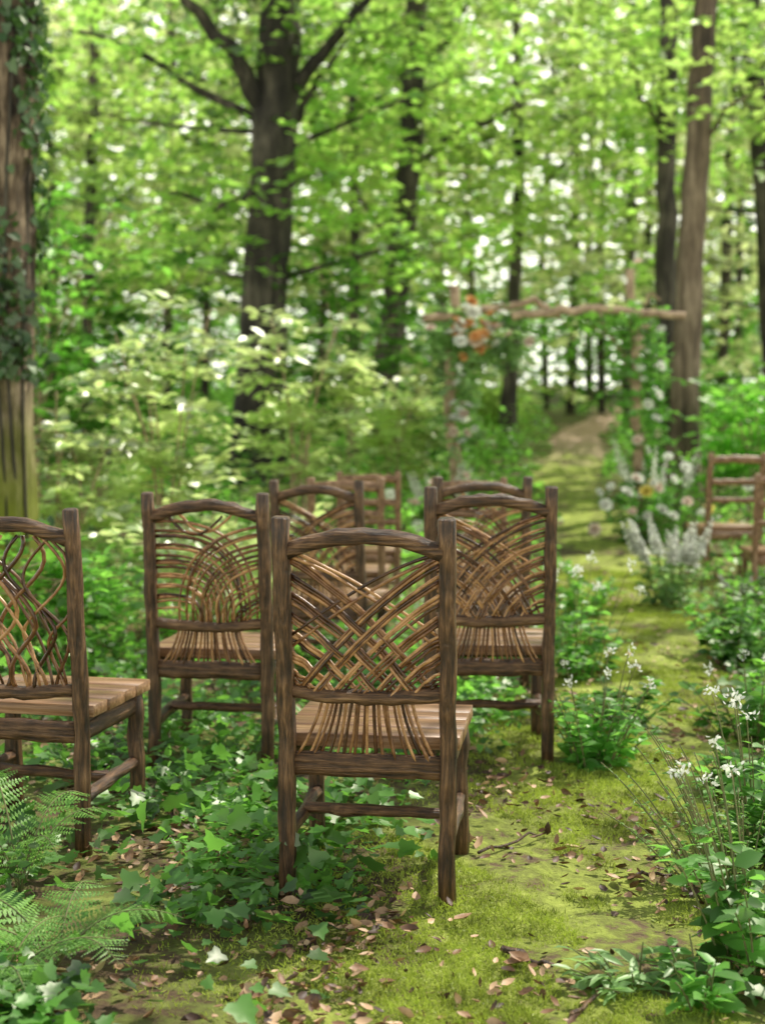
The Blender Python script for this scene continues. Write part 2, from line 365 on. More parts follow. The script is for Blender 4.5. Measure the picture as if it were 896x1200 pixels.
# ------------------------------------------------------------------ ground and path
ys = np.concatenate([np.arange(-6, 14, .16), 14*np.exp(np.linspace(0, math.log(320/14.), 70))])
xh = np.concatenate([np.arange(0, 5, .16), 5*np.exp(np.linspace(0, math.log(300/5.), 45))])
xs = np.concatenate([-xh[:0:-1], xh])
X, Yg = np.meshgrid(xs, ys); Z = gz(X, Yg)
def grid_obj(name, X, Y, Z, mat):
    h, w = X.shape; V = np.stack([X, Y, Z], -1).reshape(-1, 3)
    i = np.arange(h-1)[:, None]*w+np.arange(w-1)[None]
    L = np.stack([i, i+1, i+w+1, i+w], -1).ravel()
    return mesh_obj(name, V, L, np.arange((h-1)*(w-1))*4, mat, None, True)
setp(grid_obj('ground', X, Yg, Z, M_ground), 'brown leaf-littered forest floor', 'ground', kind='structure')
rng = np.random.default_rng(3)
rows = np.concatenate([np.arange(.5, 12, .03), 12*np.exp(np.linspace(0, math.log(62/12.), 150))])
s = np.linspace(-1.9, 1.9, 81)
Y2, S2 = np.meshgrid(rows, s, indexing='ij')
X2 = pc(Y2)+S2*hw(Y2)
nz = (np.sin(9*X2+3*Y2)+np.sin(-7*X2+11*Y2+1)+np.sin(17*X2+5*Y2)*np.sin(4*X2-13*Y2)+.8*np.sin(31*X2)*np.sin(27*Y2+X2*9)+1.2*np.sin(3.3*X2+2.1*Y2)*np.sin(2.7*Y2+1))/3.8
Z2 = gz(X2, Y2)+(.02*(1-np.abs(S2)**2.2/1.15)+.022*nz)*np.clip(Y2/10, 1, 4)
setp(grid_obj('path', X2, Y2, Z2, M_path), 'mossy path winding between the chairs towards the arch', 'path', kind='structure')

# moss tufts
N = 190000
y = 2.6+9*rng.random(N)**1.5; u = rng.normal(-.2, .85, N); x = pc(y)+u*hw(y)
pt = patch(x*1.3, y*1.3)+.5*patch(x*4.1, y*3.7)+.4*patch(x*9, y*8)
k = (np.abs(u) < 2.6) & (pt+rng.normal(0, .08, N) > .82); x, y, pt = x[k], y[k], pt[k]; N = len(x)
pos = np.stack([x, y, gz(x, y)+.002+.04*np.clip(pt-.85, 0, .6)+.012*np.clip(1-pathd(x, y)/1.5, 0, 1)], 1)
leaves('moss_tufts', T_BLADE, pos, np.array([0, 0, 1.])+rng.normal(0, .8, (N, 3)), rng.normal(0, 1, (N, 3)), rng.uniform(.006, .014, N)*(1+.08*y), M_moss)
setp(bpy.data.objects['moss_tufts'], 'yellow-green moss growing over the path', 'moss', kind='stuff')

# fallen leaves
N = 25000
y = 2.5+9*rng.random(N)**1.4; x = rng.uniform(-.5, .5, N)*(y*.62+.6)+.1
k = ((pathd(x, y) > .9) | (rng.random(N) < .65)) & (patch(x*1.7+4, y*1.5) > rng.uniform(.25, .9, N)); x, y = x[k], y[k]; N = len(x)
pos = np.stack([x, y, gz(x, y)+rng.uniform(.006, .035, N)+.014*(pathd(x, y) < 1)], 1)
d = rng.normal(0, 1, (N, 3)); d[:, 2] *= .3
leaves('fallen_leaves', T_DEAD, pos, d, np.array([0, 0, 1.])+rng.normal(0, .5, (N, 3)), rng.gamma(5, .0047, N)+.006, M_dead, smooth=False)
setp(bpy.data.objects['fallen_leaves'], 'dry brown leaves scattered over the forest floor', 'fallen leaves', kind='stuff')

# ivy ground cover near
N = 23000
y = 2.5+5.4*rng.random(N)**1.2; x = rng.uniform(-.5, .5, N)*(y*.62+.8)
pd = (x-pc(y))/hw(y)
dens = np.where(pd < 0, np.clip((-pd-.9)*.9, 0, 1), np.clip((pd-.95)*1.2, 0, 1))
k = (rng.random(N) < dens*np.clip((patch(x*1.3, y*1.2)-.28)*2.8, .07, 1)) & ~(near_chair(x, y) & (rng.random(N) < .8)); x, y = x[k], y[k]; N = len(x)
hgt = rng.gamma(2, .027, N)+.012
pos = np.stack([x, y, gz(x, y)+np.clip(hgt, 0, .14)], 1)
d = rng.normal(0, 1, (N, 3)); d[:, 2] = d[:, 2]*.3-.15
leaves('ivy_ground_cover', T_IVY, pos, d, np.array([0, 0, 1.])+rng.normal(0, .5, (N, 3)), rng.gamma(7, .0053, N)+.006, M_ivy)
setp(bpy.data.objects['ivy_ground_cover'], 'low ivy carpeting the forest floor around the chairs', 'ivy', kind='stuff')

# undergrowth
N = 95000
y = 3.5+30*rng.random(N)**1.6; x = rng.uniform(-1, 1, N)*(y*.34+1.0)
far = np.clip((y-9)/8, 0, 1); inch = (x > -1.3) & (x < 1.0) & (y < 10)
k = (pathd(x, y) > .8+1.0*patch(x*1.1, y*.9)) & (rng.random(N) < np.clip(.1+patch(x*.8, y*.7)*1.2, 0, 1)) & ~((y < 5.2) & ((patch(x*2.1+1, y*1.9) < .55) | near_chair(x, y))); x, y, far, inch = x[k], y[k], far[k], inch[k]; N = len(x)
hmax = np.where(inch | (y < 5), .13, .3+.5*far)*(0.45+.9*patch(x*.9+2, y*.6))
edge = np.clip((pathd(x, y)-.9)*1.1, .15, 1)
pos = np.stack([x, y, gz(x, y)+hmax*edge*rng.random(N)**.8], 1)
d = rng.normal(0, 1, (N, 3)); d[:, 2] *= .4
leaves('undergrowth', T_OVAL, pos, d, np.array([0, 0, 1.])+rng.normal(0, .5, (N, 3)), rng.uniform(.03, .075, N)*(np.clip(y/7, .5, 1)+.8*far), M_under)
setp(bpy.data.objects['undergrowth'], 'leafy green undergrowth covering the woodland floor behind the chairs', 'undergrowth', kind='stuff')

# fallen twigs
for (pa, pb, rad, lab) in [((588, 1120), (648, 1138), .009, 'short dark fallen twig lying on the moss at the bottom centre right'),
                           ((670, 1198), (706, 1160), .006, 'thin pale fallen twig at the bottom edge of the path'),
                           ((560, 1010), (640, 985), .005, 'thin fallen twig lying right of the nearest chair'),
                           ((735, 1035), (790, 1030), .006, 'thin fallen twig on the moss beside the wispy stems')]:
    A, B = gr(*pa), gr(*pb); A[2] = gz(A[0], A[1])+.03; B[2] = gz(B[0], B[1])+.03
    b = MB(); b.tube(wob(A, B, 8, .006, rng), rad*np.linspace(1, .6, 8), 7, jit=.08, rng=rng)
    setp(b.build('fallen_twig', M_wy, None), lab, 'twig')

# ------------------------------------------------------------------ trees
def trunk_path(pts, Y, ztop, rng):
    P = [at(px, py, Y) for px, py, w in pts]; R = [w/2/F*Y for px, py, w in pts]
    g = float(gz(P[0][0], Y))
    if P[0][2] > g: P.insert(0, np.array([P[0][0], Y, g-.1])); R.insert(0, R[0]*1.35)
    else: P[0][2] = g-.1
    d = P[-1]-P[-2]; d = d/np.linalg.norm(d)
    z = P[-1][2]; r = R[-1]
    while z < ztop:
        q = P[-1]+d*1.2+rng.normal(0, .08, 3); P.append(q); r *= .84; R.append(r); z = q[2]
    P, R = np.array(P), np.array(R)
    L = np.concatenate([[0], np.cumsum(np.linalg.norm(np.diff(P, axis=0), axis=1))])
    t = np.linspace(0, L[-1], 30)
    Q = np.stack([np.interp(t, L, P[:, i]) for i in range(3)], 1)
    Q[2:, :2] += rng.normal(0, .012, (28, 2))
    return Q, np.interp(t, L, R)
def tree(name, label, Y, pts, limbs, ztop, zlo, R, K, seed, bark, lm, size=.11, per=24, nl=6, catg='tree', group=None, cloud=.42, world=None, push=0, sides=16, jit=.07):
    rng = np.random.default_rng(seed)
    if world is None: Q, rad = trunk_path(pts, Y, ztop, rng)
    else:
        Q, rad = world
    base = np.array([Q[0][0], Q[0][1], float(gz(Q[0][0], Q[0][1]))])
    r = thing(name, label, catg, base, group=group)
    b = MB(); b.tube(Q, rad, sides, jit=jit, rng=rng); b.build('trunk', bark, r, base)
    ends = []
    for lp in limbs:
        w = lp[0]; P = np.array([at(px, py, Y+dy) for px, py, dy in lp[1:]])
        n = 12; t = np.linspace(0, len(P)-1, n); Pq = np.stack([np.interp(t, np.arange(len(P)), P[:, i]) for i in range(3)], 1)
        Pq[1:] += rng.normal(0, .03, (n-1, 3))
        b = MB(); b.tube(Pq, w/2/F*Y*np.linspace(1, .35, n), 8, jit=.06, rng=rng); b.build('limb', bark, r, base)
        ends += [P[-1], P[-2]]
    C = []
    b = MB()
    for i in range(K):
        z = zlo+(ztop+1-zlo)*rng.random()**1.1
        ang = rng.uniform(0, 2*np.pi); prof = R*(.45+.55*math.sin(math.pi*min(1, (z-zlo)/(ztop+1-zlo)*.8+.2)))
        rr = prof*math.sqrt(rng.uniform(.08, 1))
        k = int(np.argmin(abs(Q[:, 2]-(z-.25*rr)))); o = Q[k]
        c = np.array([o[0]+rr*math.cos(ang), o[1]+rr*math.sin(ang)*(.7 if push else 1)+push, z]); C.append(c)
        if i % 2 == 0:
            m = (o+c)/2+rng.normal(0, .12, 3)-np.array([0, 0, .05])
            b.tube(bez(o, m, c, 7), np.linspace(max(.01, rad[k]*.15), .005, 7), 5, cap=False)
    if b.n: b.build('branches', bark, r, base)
    C = np.array(C+ends) if ends else np.array(C)
    lv = clump_sprays(C, per, cloud, .5, nl, size*1.55, rng)
    leaves('crown', T_DIA, *lv, lm, r, base)
    return r
tree('ivy_clad_tree', 'thick brown tree at the left edge with a mossy foot, wrapped in dark ivy', 9,
     [(-8, 700, 120), (-6, 600, 92), (-5, 520, 80), (-1, 300, 78), (2, 0, 80)], [], 8, 5, 2.0, 6, 31, M_bark_mossy, M_crown, .09, sides=28, jit=.05)
tree('oak_tree', 'broad dark forking oak left of centre behind the bright bushes', 17,
     [(298, 580, 80), (301, 520, 64), (307, 380, 56), (316, 220, 52), (325, 60, 50), (328, 0, 46)],
     [[24, (318, 140, 0), (285, 75, -.3), (235, 25, -.5), (205, -30, -.6)], [11, (312, 215, 0), (257, 245, -.4), (202, 225, -1)],
      [20, (330, 120, 0), (385, 60, -.2), (435, -10, -.4)], [13, (318, 150, 0), (240, 110, .4), (160, 60, .8), (90, 35, 1)], [11, (322, 180, 0), (370, 100, .4), (410, 40, .6)]],
     7.0, 2.9, 3.2, 24, 32, M_bark_dark, M_crown, .12, push=1.2, per=22)
tree('slender_oak', 'slender dark tree leaning slightly, in the centre between the oak and the arch', 20,
     [(442, 560, 38), (450, 470, 30), (466, 330, 27), (482, 150, 26), (487, 0, 22)],
     [[11, (474, 210, 0), (530, 160, -.2), (615, 125, -.5)], [10, (484, 110, 0), (450, 60, .3), (415, -10, .5)], [7, (466, 300, 0), (425, 240, -.3), (395, 170, -.5)], [9, (484, 90, 0), (530, 40, 0), (560, -20, .3)]],
     7.6, 3.2, 3.2, 22, 33, M_bark_dark, M_crown2, .13, push=.6, per=22)
tree('beech_tree', 'tall straight brown tree right of the arch, the stouter of a close pair', 16,
     [(800, 560, 42), (802, 480, 34), (810, 280, 30), (826, 20, 27), (828, 0, 26)], [[7, (816, 190, 0), (850, 130, -.2), (890, 100, -.4)]],
     8, 5.4, 2.0, 4, 34, M_bark_brown, M_crown2, .11)
tree('beech_tree', 'tall thin dark tree just left of the stouter brown tree right of the arch', 18.5,
     [(784, 545, 30), (780, 420, 25), (780, 200, 21), (784, 0, 19)], [[7, (782, 150, 0), (755, 120, -.2), (735, 70, -.3)]],
     8.5, 5.0, 2.3, 5, 35, M_bark_dark, M_crown2, .12, push=.8)
tree('slender_tree', 'thin dark tree with a forked branch rising above the arch beam', 25,
     [(594, 520, 22), (600, 400, 16), (608, 230, 13), (606, 40, 10)],
     [[7, (606, 270, 0), (640, 215, 0), (690, 150, -.3)], [6, (608, 200, 0), (580, 150, 0), (560, 110, .2)]], 9.5, 4.0, 3.0, 18, 36, M_bark_dark, M_crown2, .15)
tree('slender_tree', 'dark trunk leaning at the top right corner of the photo', 22,
     [(915, 560, 34), (900, 300, 26), (884, 60, 22), (880, 0, 20)], [[8, (890, 150, 0), (860, 90, -.3), (840, 30, -.5)]], 8.6, 3.4, 3, 18, 37, M_bark_dark, M_crown, .14)
tree('slender_tree', 'thin tree between the oak and the slender leaning tree', 26,
     [(412, 530, 14), (416, 300, 12), (412, 60, 10)], [[6, (415, 250, 0), (380, 200, .3), (350, 190, .5)]], 9.5, 4.0, 2.8, 20, 38, M_bark_dark, M_crown2, .15)
tree('slender_tree', 'thin tree left of the oak above the bright bushes', 24,
     [(100, 500, 16), (106, 250, 13), (112, 0, 11)], [[6, (106, 260, 0), (150, 190, 0), (200, 150, .3)], [6, (108, 150, 0), (70, 80, 0), (40, 60, .3)]], 8.6, 3.4, 3.2, 26, 39, M_bark_dark, M_crown2, .14)
tree('slender_tree', 'thin tree directly behind the right post of the arch', 29,
     [(735, 470, 13), (738, 250, 11), (742, 0, 9)], [], 10.5, 4.6, 2.6, 12, 40, M_bark_dark, M_crown2, .16)
# unseen tree added right of the frame so its high boughs dapple the light
Qs = np.stack([np.linspace(4.0, 3.3, 30), np.linspace(10.2, 9.6, 30), np.linspace(-.1, 8.5, 30)], 1)
tree('beech_tree', 'added unseen tree right of the ladder-back chairs, there to dapple the light', 0, [], [], 8.5, 5.0, 3.4, 14, 41, M_bark_brown, M_crown, .10, per=13, cloud=.34, world=(Qs, np.linspace(.18, .05, 30)))
FARG = 'far thin trees in the bright woodland'
rng = np.random.default_rng(9)
for i, (px, Y, w) in enumerate([(60, 33, 10), (195, 31, 10), (240, 36, 9), (375, 35, 8), (520, 32, 10), (552, 38, 8), (640, 44, 7), (668, 41, 11), (690, 46, 8), (705, 40, 8), (760, 36, 9), (845, 34, 11), (862, 42, 8)]):
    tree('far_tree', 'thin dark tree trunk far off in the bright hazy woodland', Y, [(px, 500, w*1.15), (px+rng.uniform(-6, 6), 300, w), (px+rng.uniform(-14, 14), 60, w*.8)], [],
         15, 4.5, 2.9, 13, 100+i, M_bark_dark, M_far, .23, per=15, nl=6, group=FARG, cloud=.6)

rng = np.random.default_rng(77)
def mass(name, label, Y0, Y1, K, per, size, z0, zmax, cl, mat, lowcut=2.6, pw=2.4, pwr=1.1, glade=.4):
    y = rng.uniform(Y0, Y1, K); x = rng.uniform(-1, 1, K)*(y*.33+3)
    z = gz(x, y)+z0+(zmax-z0)*rng.random(K)**pwr
    low = (pathd(x, y) < pw) & (z < gz(x, y)+lowcut)
    # a gap in the canopy over the glade right of centre lets the bright sky through
    thin = (x/y > .04) & (x/y < .21) & ((z-1.2)/y > .11) & (rng.random(K) > glade)
    C = np.stack([x, y, z], 1)[~(low | thin)]
    lv = clump_sprays(C, per, cl, 1.0, 6, size, rng, flat=.55, tilt=.6)
    o = leaves(name, T_DIA, *lv, mat); setp(o, label, 'woodland', kind='stuff')
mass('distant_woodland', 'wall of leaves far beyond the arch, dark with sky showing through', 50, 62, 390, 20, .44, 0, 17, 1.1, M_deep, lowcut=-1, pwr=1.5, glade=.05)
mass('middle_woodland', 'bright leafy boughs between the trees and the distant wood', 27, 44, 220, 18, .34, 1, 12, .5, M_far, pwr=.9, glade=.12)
mass('distant_understorey', 'low leafy growth far back under the trees on both sides of the far path', 36, 49, 220, 20, .24, .1, 3.4, .8, M_under, pw=1.9)

# ------------------------------------------------------------------ climbing ivy on the left tree
root = thing('climbing_ivy', 'dark ivy climbing the thick tree at the left edge', 'ivy', (at(-6, 600, 9)[0], 9, 0))
o0 = np.array(root.location)
ex = at(-1, 300, 9)
b = MB()
for kk in range(4):
    a0 = -1.9+.5*kk; zz = np.linspace(.3, 6, 14); aa = a0+.25*np.sin(zz*1.3+kk)
    b.tube(np.stack([ex[0]-.02+.02*zz*.3+.225*np.cos(aa), 9+.225*np.sin(aa), zz], 1), .01, 5)
b.build('vine', M_bark_dark, root, o0)
N = 2200; zz = rng.uniform(1.5, 6.2, N); aa = rng.uniform(-1.7, .6, N)
k = (np.sin(zz*2.3+aa*2)+rng.normal(0, .5, N)+.4*aa) > -.4; zz, aa = zz[k], aa[k]; N = len(zz)
outv = np.stack([np.cos(aa), np.sin(aa), 0*aa], 1)
pos = np.stack([ex[0]-.02+.006*zz+.225*np.cos(aa), 9+.225*np.sin(aa), zz], 1)+outv*rng.uniform(0, .1, (N, 1))
leaves('foliage', T_IVY, pos, np.array([0, 0, -.8])+rng.normal(0, .5, (N, 3)), outv+rng.normal(0, .4, (N, 3)), rng.uniform(.04, .09, N), M_ivydark, root, o0)

# ------------------------------------------------------------------ bright shrubs
def shrub(label, px, Y, h, R, stems, seed, lm=None, size=.14, per=5, catg='bush', name='hazel_bush', nl=6, zlo=.25):
    rng = np.random.default_rng(seed)
    x = (px-448)/F*Y; base = np.array([x, Y, float(gz(x, Y))])
    r = thing(name, label, catg, base, group='bushes behind the chairs')
    b = MB(); S, D = [], []
    for i in range(stems):
        ang = rng.uniform(0, 2*np.pi); tip = base+np.array([R*math.cos(ang)*rng.uniform(.2, .8), R*math.sin(ang)*rng.uniform(.2, .8), h*rng.uniform(.7, 1)])
        st = bez(base+rng.normal(0, .06, 3)*[1, 1, 0], base+np.array([0, 0, h*.5])+rng.normal(0, .1, 3), tip, 12)
        b.tube(st, np.linspace(.014, .004, 12), 6, cap=False)
        for j in range(int(per*3)):
            t = rng.uniform(zlo, 1); q = st[min(11, int(t*11.99))]
            a2 = rng.uniform(0, 2*np.pi); dd = np.array([math.cos(a2), math.sin(a2), rng.uniform(-.1, .35)])
            L = R*rng.uniform(.25, .6); e = q+dd*L*.6
            if j % 3 == 0: b.tube([q, (q+e)/2, e], [.005, .004, .002], 4, cap=False)
            S += [q+dd*L*.25, q+dd*L*.6]; D += [dd, dd+rng.normal(0, .4, 3)*[1, 1, .3]]
    b.build('stems', M_branch, r, base)
    lv = sprays(np.array(S), np.array(D), R*.42, nl, size, rng, tilt=.33, droop=.2)
    leaves('foliage', T_OVAL, *lv, lm or M_hazel, r, base); return r
shrub('tall bright green bush right of the oak trunk, left of centre', 345, 12.5, 2.45, .85, 5, 201)
shrub('bright green bush at left between the ivy-clad tree and the oak', 190, 11, 2.1, .95, 6, 202, size=.13)
shrub('bright bush beside the foot of the ivy-clad tree', 75, 10, 1.5, .8, 5, 203, size=.115)
shrub('low pale bush right behind the arc-backed chair', 240, 8.2, .75, .65, 6, 204, size=.085)
shrub('bush behind the farthest chairs, left of the arch', 455, 15, 1.6, .8, 6, 205)
shrub('low bush behind the left-edge chair under the ivy-clad tree', 70, 7, .65, .6, 7, 206, lm=M_under, size=.075)
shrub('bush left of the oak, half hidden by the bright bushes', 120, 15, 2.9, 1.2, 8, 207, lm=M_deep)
shrub('dark leafy bush behind the right post of the arch', 835, 18, 1.7, 1.0, 6, 208, lm=M_under)
shrub('leafy bush at the right edge behind the ladder-back chair', 890, 15, 1.7, .9, 7, 209, lm=M_under)
shrub('bush behind the left post of the arch', 505, 18, 1.2, .7, 5, 210, lm=M_under)
shrub('hazy bush in the distance left of the far path', 570, 26, 1.4, 1.2, 7, 211, lm=M_crown2, size=.15)
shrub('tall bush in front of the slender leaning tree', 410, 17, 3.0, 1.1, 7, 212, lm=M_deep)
shrub('tall leafy bush rising behind the bright bush beside the ivy-clad tree', 40, 14, 3.4, 1.2, 9, 213, lm=M_under)

# ------------------------------------------------------------------ plants
def spike(mat, p0, p1, rng, n=30, size=.022):
    t = np.linspace(0, 1, n); ang = t*40+rng.normal(0, .3, n)
    pos = np.array(p0)+(np.array(p1)-np.array(p0))*t[:, None]
    o = np.stack([np.cos(ang), np.sin(ang), -.3+.7*t], 1)
    d = np.concatenate([o+rng.normal(0, .35, (n, 3)) for _ in range(3)])
    return np.concatenate([pos]*3), d, rng.normal(0, .5, (3*n, 3))+np.array([0, 0, 1.]), np.concatenate([size*(1.15-.8*t)]*3)
def plant(name, label, catg, base, n, h, spread, lm, tm, ls, per, seed, flower=None, fmat=None, nf=0, fs=.022, lean=(0, 0), group=None, droop=.3):
    rng = np.random.default_rng(seed); base = np.array([base[0], base[1], float(gz(base[0], base[1]))])
    r = thing(name, label, catg, base, group=group)
    b = MB(); P, D, NN, S = [], [], [], []
    tips = []
    for i in range(n):
        ang = rng.uniform(0, 2*np.pi); rr = spread*math.sqrt(rng.random())
        hh = h*rng.uniform(.5, 1)*(1-.35*rr/spread)
        if i < nf: hh = h*rng.uniform(.85, 1.15)
        tip = base+np.array([rr*math.cos(ang)+lean[0]*hh, rr*math.sin(ang)+lean[1]*hh, hh])
        p0 = base+np.array([rr*math.cos(ang), rr*math.sin(ang), 0])*.35
        st = bez(p0, p0*.5+tip*.5+np.array([0, 0, hh*.22]), tip, 12)
        b.tube(st, np.linspace(.0032, .0015, 12), 5, cap=False)
        tips.append((st[6], tip))
        t = rng.uniform(.08, .97 if i >= nf else .55, per); k = np.minimum(10, (t*11).astype(int)); q = st[k]
        a2 = rng.uniform(0, 2*np.pi, per); dd = np.stack([np.cos(a2), np.sin(a2), rng.uniform(-droop, .5, per)], 1)
        P.append(q); D.append(dd); NN.append(np.array([0, 0, 1.])+rng.normal(0, .4, (per, 3))); S.append(ls*rng.uniform(.5, 1.2, per)*(1.15-.5*t))
    b.build('stems', M_stem, r, base)
    leaves('foliage', tm, np.concatenate(P), np.concatenate(D), np.concatenate(NN), np.concatenate(S), lm, r, base)
    for i in range(nf):
        a0, tip = tips[i]; m = fmat[i % len(fmat)]
        if flower == 'spike': leaves('flower_spike', T_OVAL, *spike(m, a0, tip, rng, 30, fs), m, r, base)
        else:
            nn = 16; o = norm(rng.normal(0, 1, (nn, 3))+[0, 0, .6]); leaves('flower_head', T_OVAL, tip+o*fs*.3+rng.normal(0, fs*.6, (nn, 3)), o, rng.normal(0, 1, (nn, 3)), np.full(nn, fs), m, r, base)
    return r
g = gr(892, 1135); plant('flowering_plant', 'tall leafy plant with small white flowers in the bottom right corner', 'plant', g, 22, .46, .27, M_lush, T_OVAL, .08, 12, 301, 'head', [M_white], 9, .014)
g = gr(888, 1000); plant('flowering_plant', 'leafy plant with scattered white flowers at the right edge above the corner plant', 'plant', g, 18, .42, .25, M_lush, T_OVAL, .075, 13, 302, 'head', [M_white], 10, .016)
g = gr(845, 1045); plant('wispy_plant', 'wispy feathery stems leaning left over the moss at right', 'plant', g, 34, .5, .22, M_fern, T_LANCE, .03, 38, 303, lean=(-.4, .1))
g = gr(745, 1150); plant('leafy_sprig', 'low sprig of narrow grey-green leaves on the moss at the bottom right', 'plant', g, 14, .13, .17, M_grey, T_LANCE, .085, 9, 304)
g = gr(825, 1175); plant('leafy_sprig', 'low broad-leaved sprig at the bottom edge beside the corner plant', 'plant', g, 10, .18, .16, M_lush, T_OVAL, .08, 8, 305)
g = gr(695, 905); plant('flowering_plant', 'dark leafy plant with small pale flowers beside the right leg of the path-side chair', 'plant', g, 30, .38, .26, M_lush, T_OVAL, .065, 17, 306, 'head', [M_white], 8, .014)
g = gr(676, 800); plant('flowering_plant', 'taller white-flowered plant growing behind the path-side chair', 'plant', g, 26, .5, .3, M_lush, T_OVAL, .075, 15, 307, 'head', [M_white], 8, .018)
g = gr(722, 860); plant('leafy_plant', 'low leafy plant spilling onto the moss right of the path-side chair', 'plant', g, 20, .28, .26, M_lush, T_OVAL, .075, 13, 308)
g = gr(672, 725); plant('leafy_plant', 'leafy clump at the path edge beyond the chair beside the path', 'plant', g, 24, .42, .36, M_under, T_OVAL, .08, 14, 313)
g = gr(860, 775); plant('leafy_plant', 'broad dark green plant across the path at the right edge', 'plant', g, 32, .46, .44, M_lush, T_OVAL, .10, 16, 309)
g = gr(788, 715); plant('flowering_plant', 'plant with white flower spikes across the path, before the ladder-back chair', 'plant', g, 32, .54, .36, M_grey, T_OVAL, .075, 16, 310, 'spike', [M_white], 20, .048)
g = gr(870, 715); plant('flowering_plant', 'low white flowered plant directly below the ladder-back chair', 'plant', g, 22, .24, .34, M_grey, T_OVAL, .07, 14, 311, 'spike', [M_white], 8, .034)
g = gr(880, 865); plant('flowering_plant', 'low plant dotted white at the right edge, halfway up the path', 'plant', g, 24, .34, .32, M_lush, T_OVAL, .085, 14, 312, 'head', [M_white], 6, .015)
g = gr(860, 930); plant('leafy_plant', 'low dark leafy plant at right, just behind the wispy stems', 'plant', g, 16, .22, .22, M_lush, T_OVAL, .075, 12, 314)

# ------------------------------------------------------------------ ferns
def fern(label, base, n, L, seed, angs=None, rise=.55):
    rng = np.random.default_rng(seed); base = np.array([base[0], base[1], float(gz(base[0], base[1]))])
    r = thing('fern', label, 'fern', base)
    for i in range(n):
        ang = angs[i] if angs else 2*np.pi*i/n+rng.normal(0, .25)
        l = L*rng.uniform(.8, 1.1); h = l*rise*rng.uniform(.8, 1.2)
        o = np.array([math.cos(ang), math.sin(ang), 0])
        st = bez(base, base+o*l*.35+np.array([0, 0, h*1.25]), base+o*l*.9+np.array([0, 0, h*.75]), 34)
        m = 20; tt = np.linspace(.15, .99, m); q = np.stack([np.interp(tt, np.linspace(0, 1, 34), st[:, k]) for k in range(3)], 1)
        tg = norm(np.gradient(q, axis=0)); up = norm(np.cross(np.cross(tg, [0, 0, 1.]), tg)); sd = norm(np.cross(tg, up))
        ln = l*.26*np.sin(np.pi*np.clip(tt*.84+.16, 0, 1))**.8+.004
        P = np.concatenate([q, q]); D = np.concatenate([sd*1+tg*.4-up*.15, -sd+tg*.4-up*.15])+rng.normal(0, .07, (2*m, 3))
        NN = np.concatenate([up, up])+rng.normal(0, .16, (2*m, 3))
        f = leaves('frond', T_PINNA, P, D, NN, np.concatenate([ln, ln])*rng.uniform(.88, 1.1, 2*m), M_fern, r, base)
        b = MB(); b.tube(st, np.linspace(.003, .001, 34), 5, cap=False); b.build('stalk', M_stem, f, base)
    return r
fern('fern with upright fronds below the left-edge chair', gr(24, 1050), 5, .31, 401, [1.1, .6, 2.2, 2.9, -.9], .85)
fern('wide spreading fern in the bottom left, nearest the camera', gr(66, 1140), 6, .36, 402, [.05, .7, 1.5, 2.6, 3.6, 5.4], .4)
fern('small fern at the bottom left corner', gr(0, 1170), 5, .28, 403, None, .45)

# ------------------------------------------------------------------ arch
YA = 14.0
gA = float(gz(2, YA))
base = np.array([at(640, 600, YA)[0], YA, gA])
arch = thing('wedding_arch', 'rustic branch arch dressed with flowers where the path leaves the clearing', 'arch', base)
rng = np.random.default_rng(55)
def poly(pts, Y=YA, n=14, amp=.014):
    P = np.array([at(px, py, Y+(dy[0] if dy else 0)) for px, py, *dy in pts])
    t = np.linspace(0, len(P)-1, n); Q = np.stack([np.interp(t, np.arange(len(P)), P[:, i]) for i in range(3)], 1)
    Q[1:-1] += rng.normal(0, amp, (n-2, 3)); return Q
def branch(name, pts, r0, r1, par=arch):
    Q = poly(pts); b = MB(); b.tube(Q, np.linspace(r0, r1, len(Q)), 9, jit=.08, rng=rng); return b.build(name, M_branch, par, base)
branch('post', [(534, 634, -.15), (528, 480, -.15), (532, 335, -.15)], .06, .045)
branch('post', [(756, 634, -.15), (746, 480, -.15), (738, 316, -.15)], .06, .045)
branch('crossbeam', [(496, 374, -.35), (560, 364, -.35), (622, 352, -.35), (656, 370, -.35)], .046, .03)
branch('crossbeam', [(600, 370, -.4), (690, 362, -.4), (802, 370, -.4)], .044, .038)
branch('brace', [(532, 470), (560, 410), (600, 362)], .022, .016)
branch('brace', [(748, 470), (725, 410), (700, 364)], .022, .016)
branch('brace', [(738, 372), (760, 345), (772, 350)], .018, .012)
def garland(name, pts, per, spread, size, lm, push=.06):
    C = poly(pts, n=24, amp=.04); C[:, 1] -= push; lv = clump_sprays(C, per, spread, .14, 6, size, rng, flat=1.0, tilt=.8)
    return leaves(name, T_OVAL, *lv, lm, arch, base)
garland('foliage_garland', [(515, 392), (560, 402), (600, 388)], 12, .11, .085, M_grey, .12)
garland('foliage_garland', [(527, 405), (538, 460), (536, 600)], 9, .08, .08, M_grey, .12)
garland('foliage_garland', [(742, 380), (750, 460), (758, 600)], 11, .085, .08, M_lush, .12)
garland('foliage_garland', [(610, 376), (680, 380), (745, 380)], 3, .04, .07, M_under, .3)
bl_cache = {}
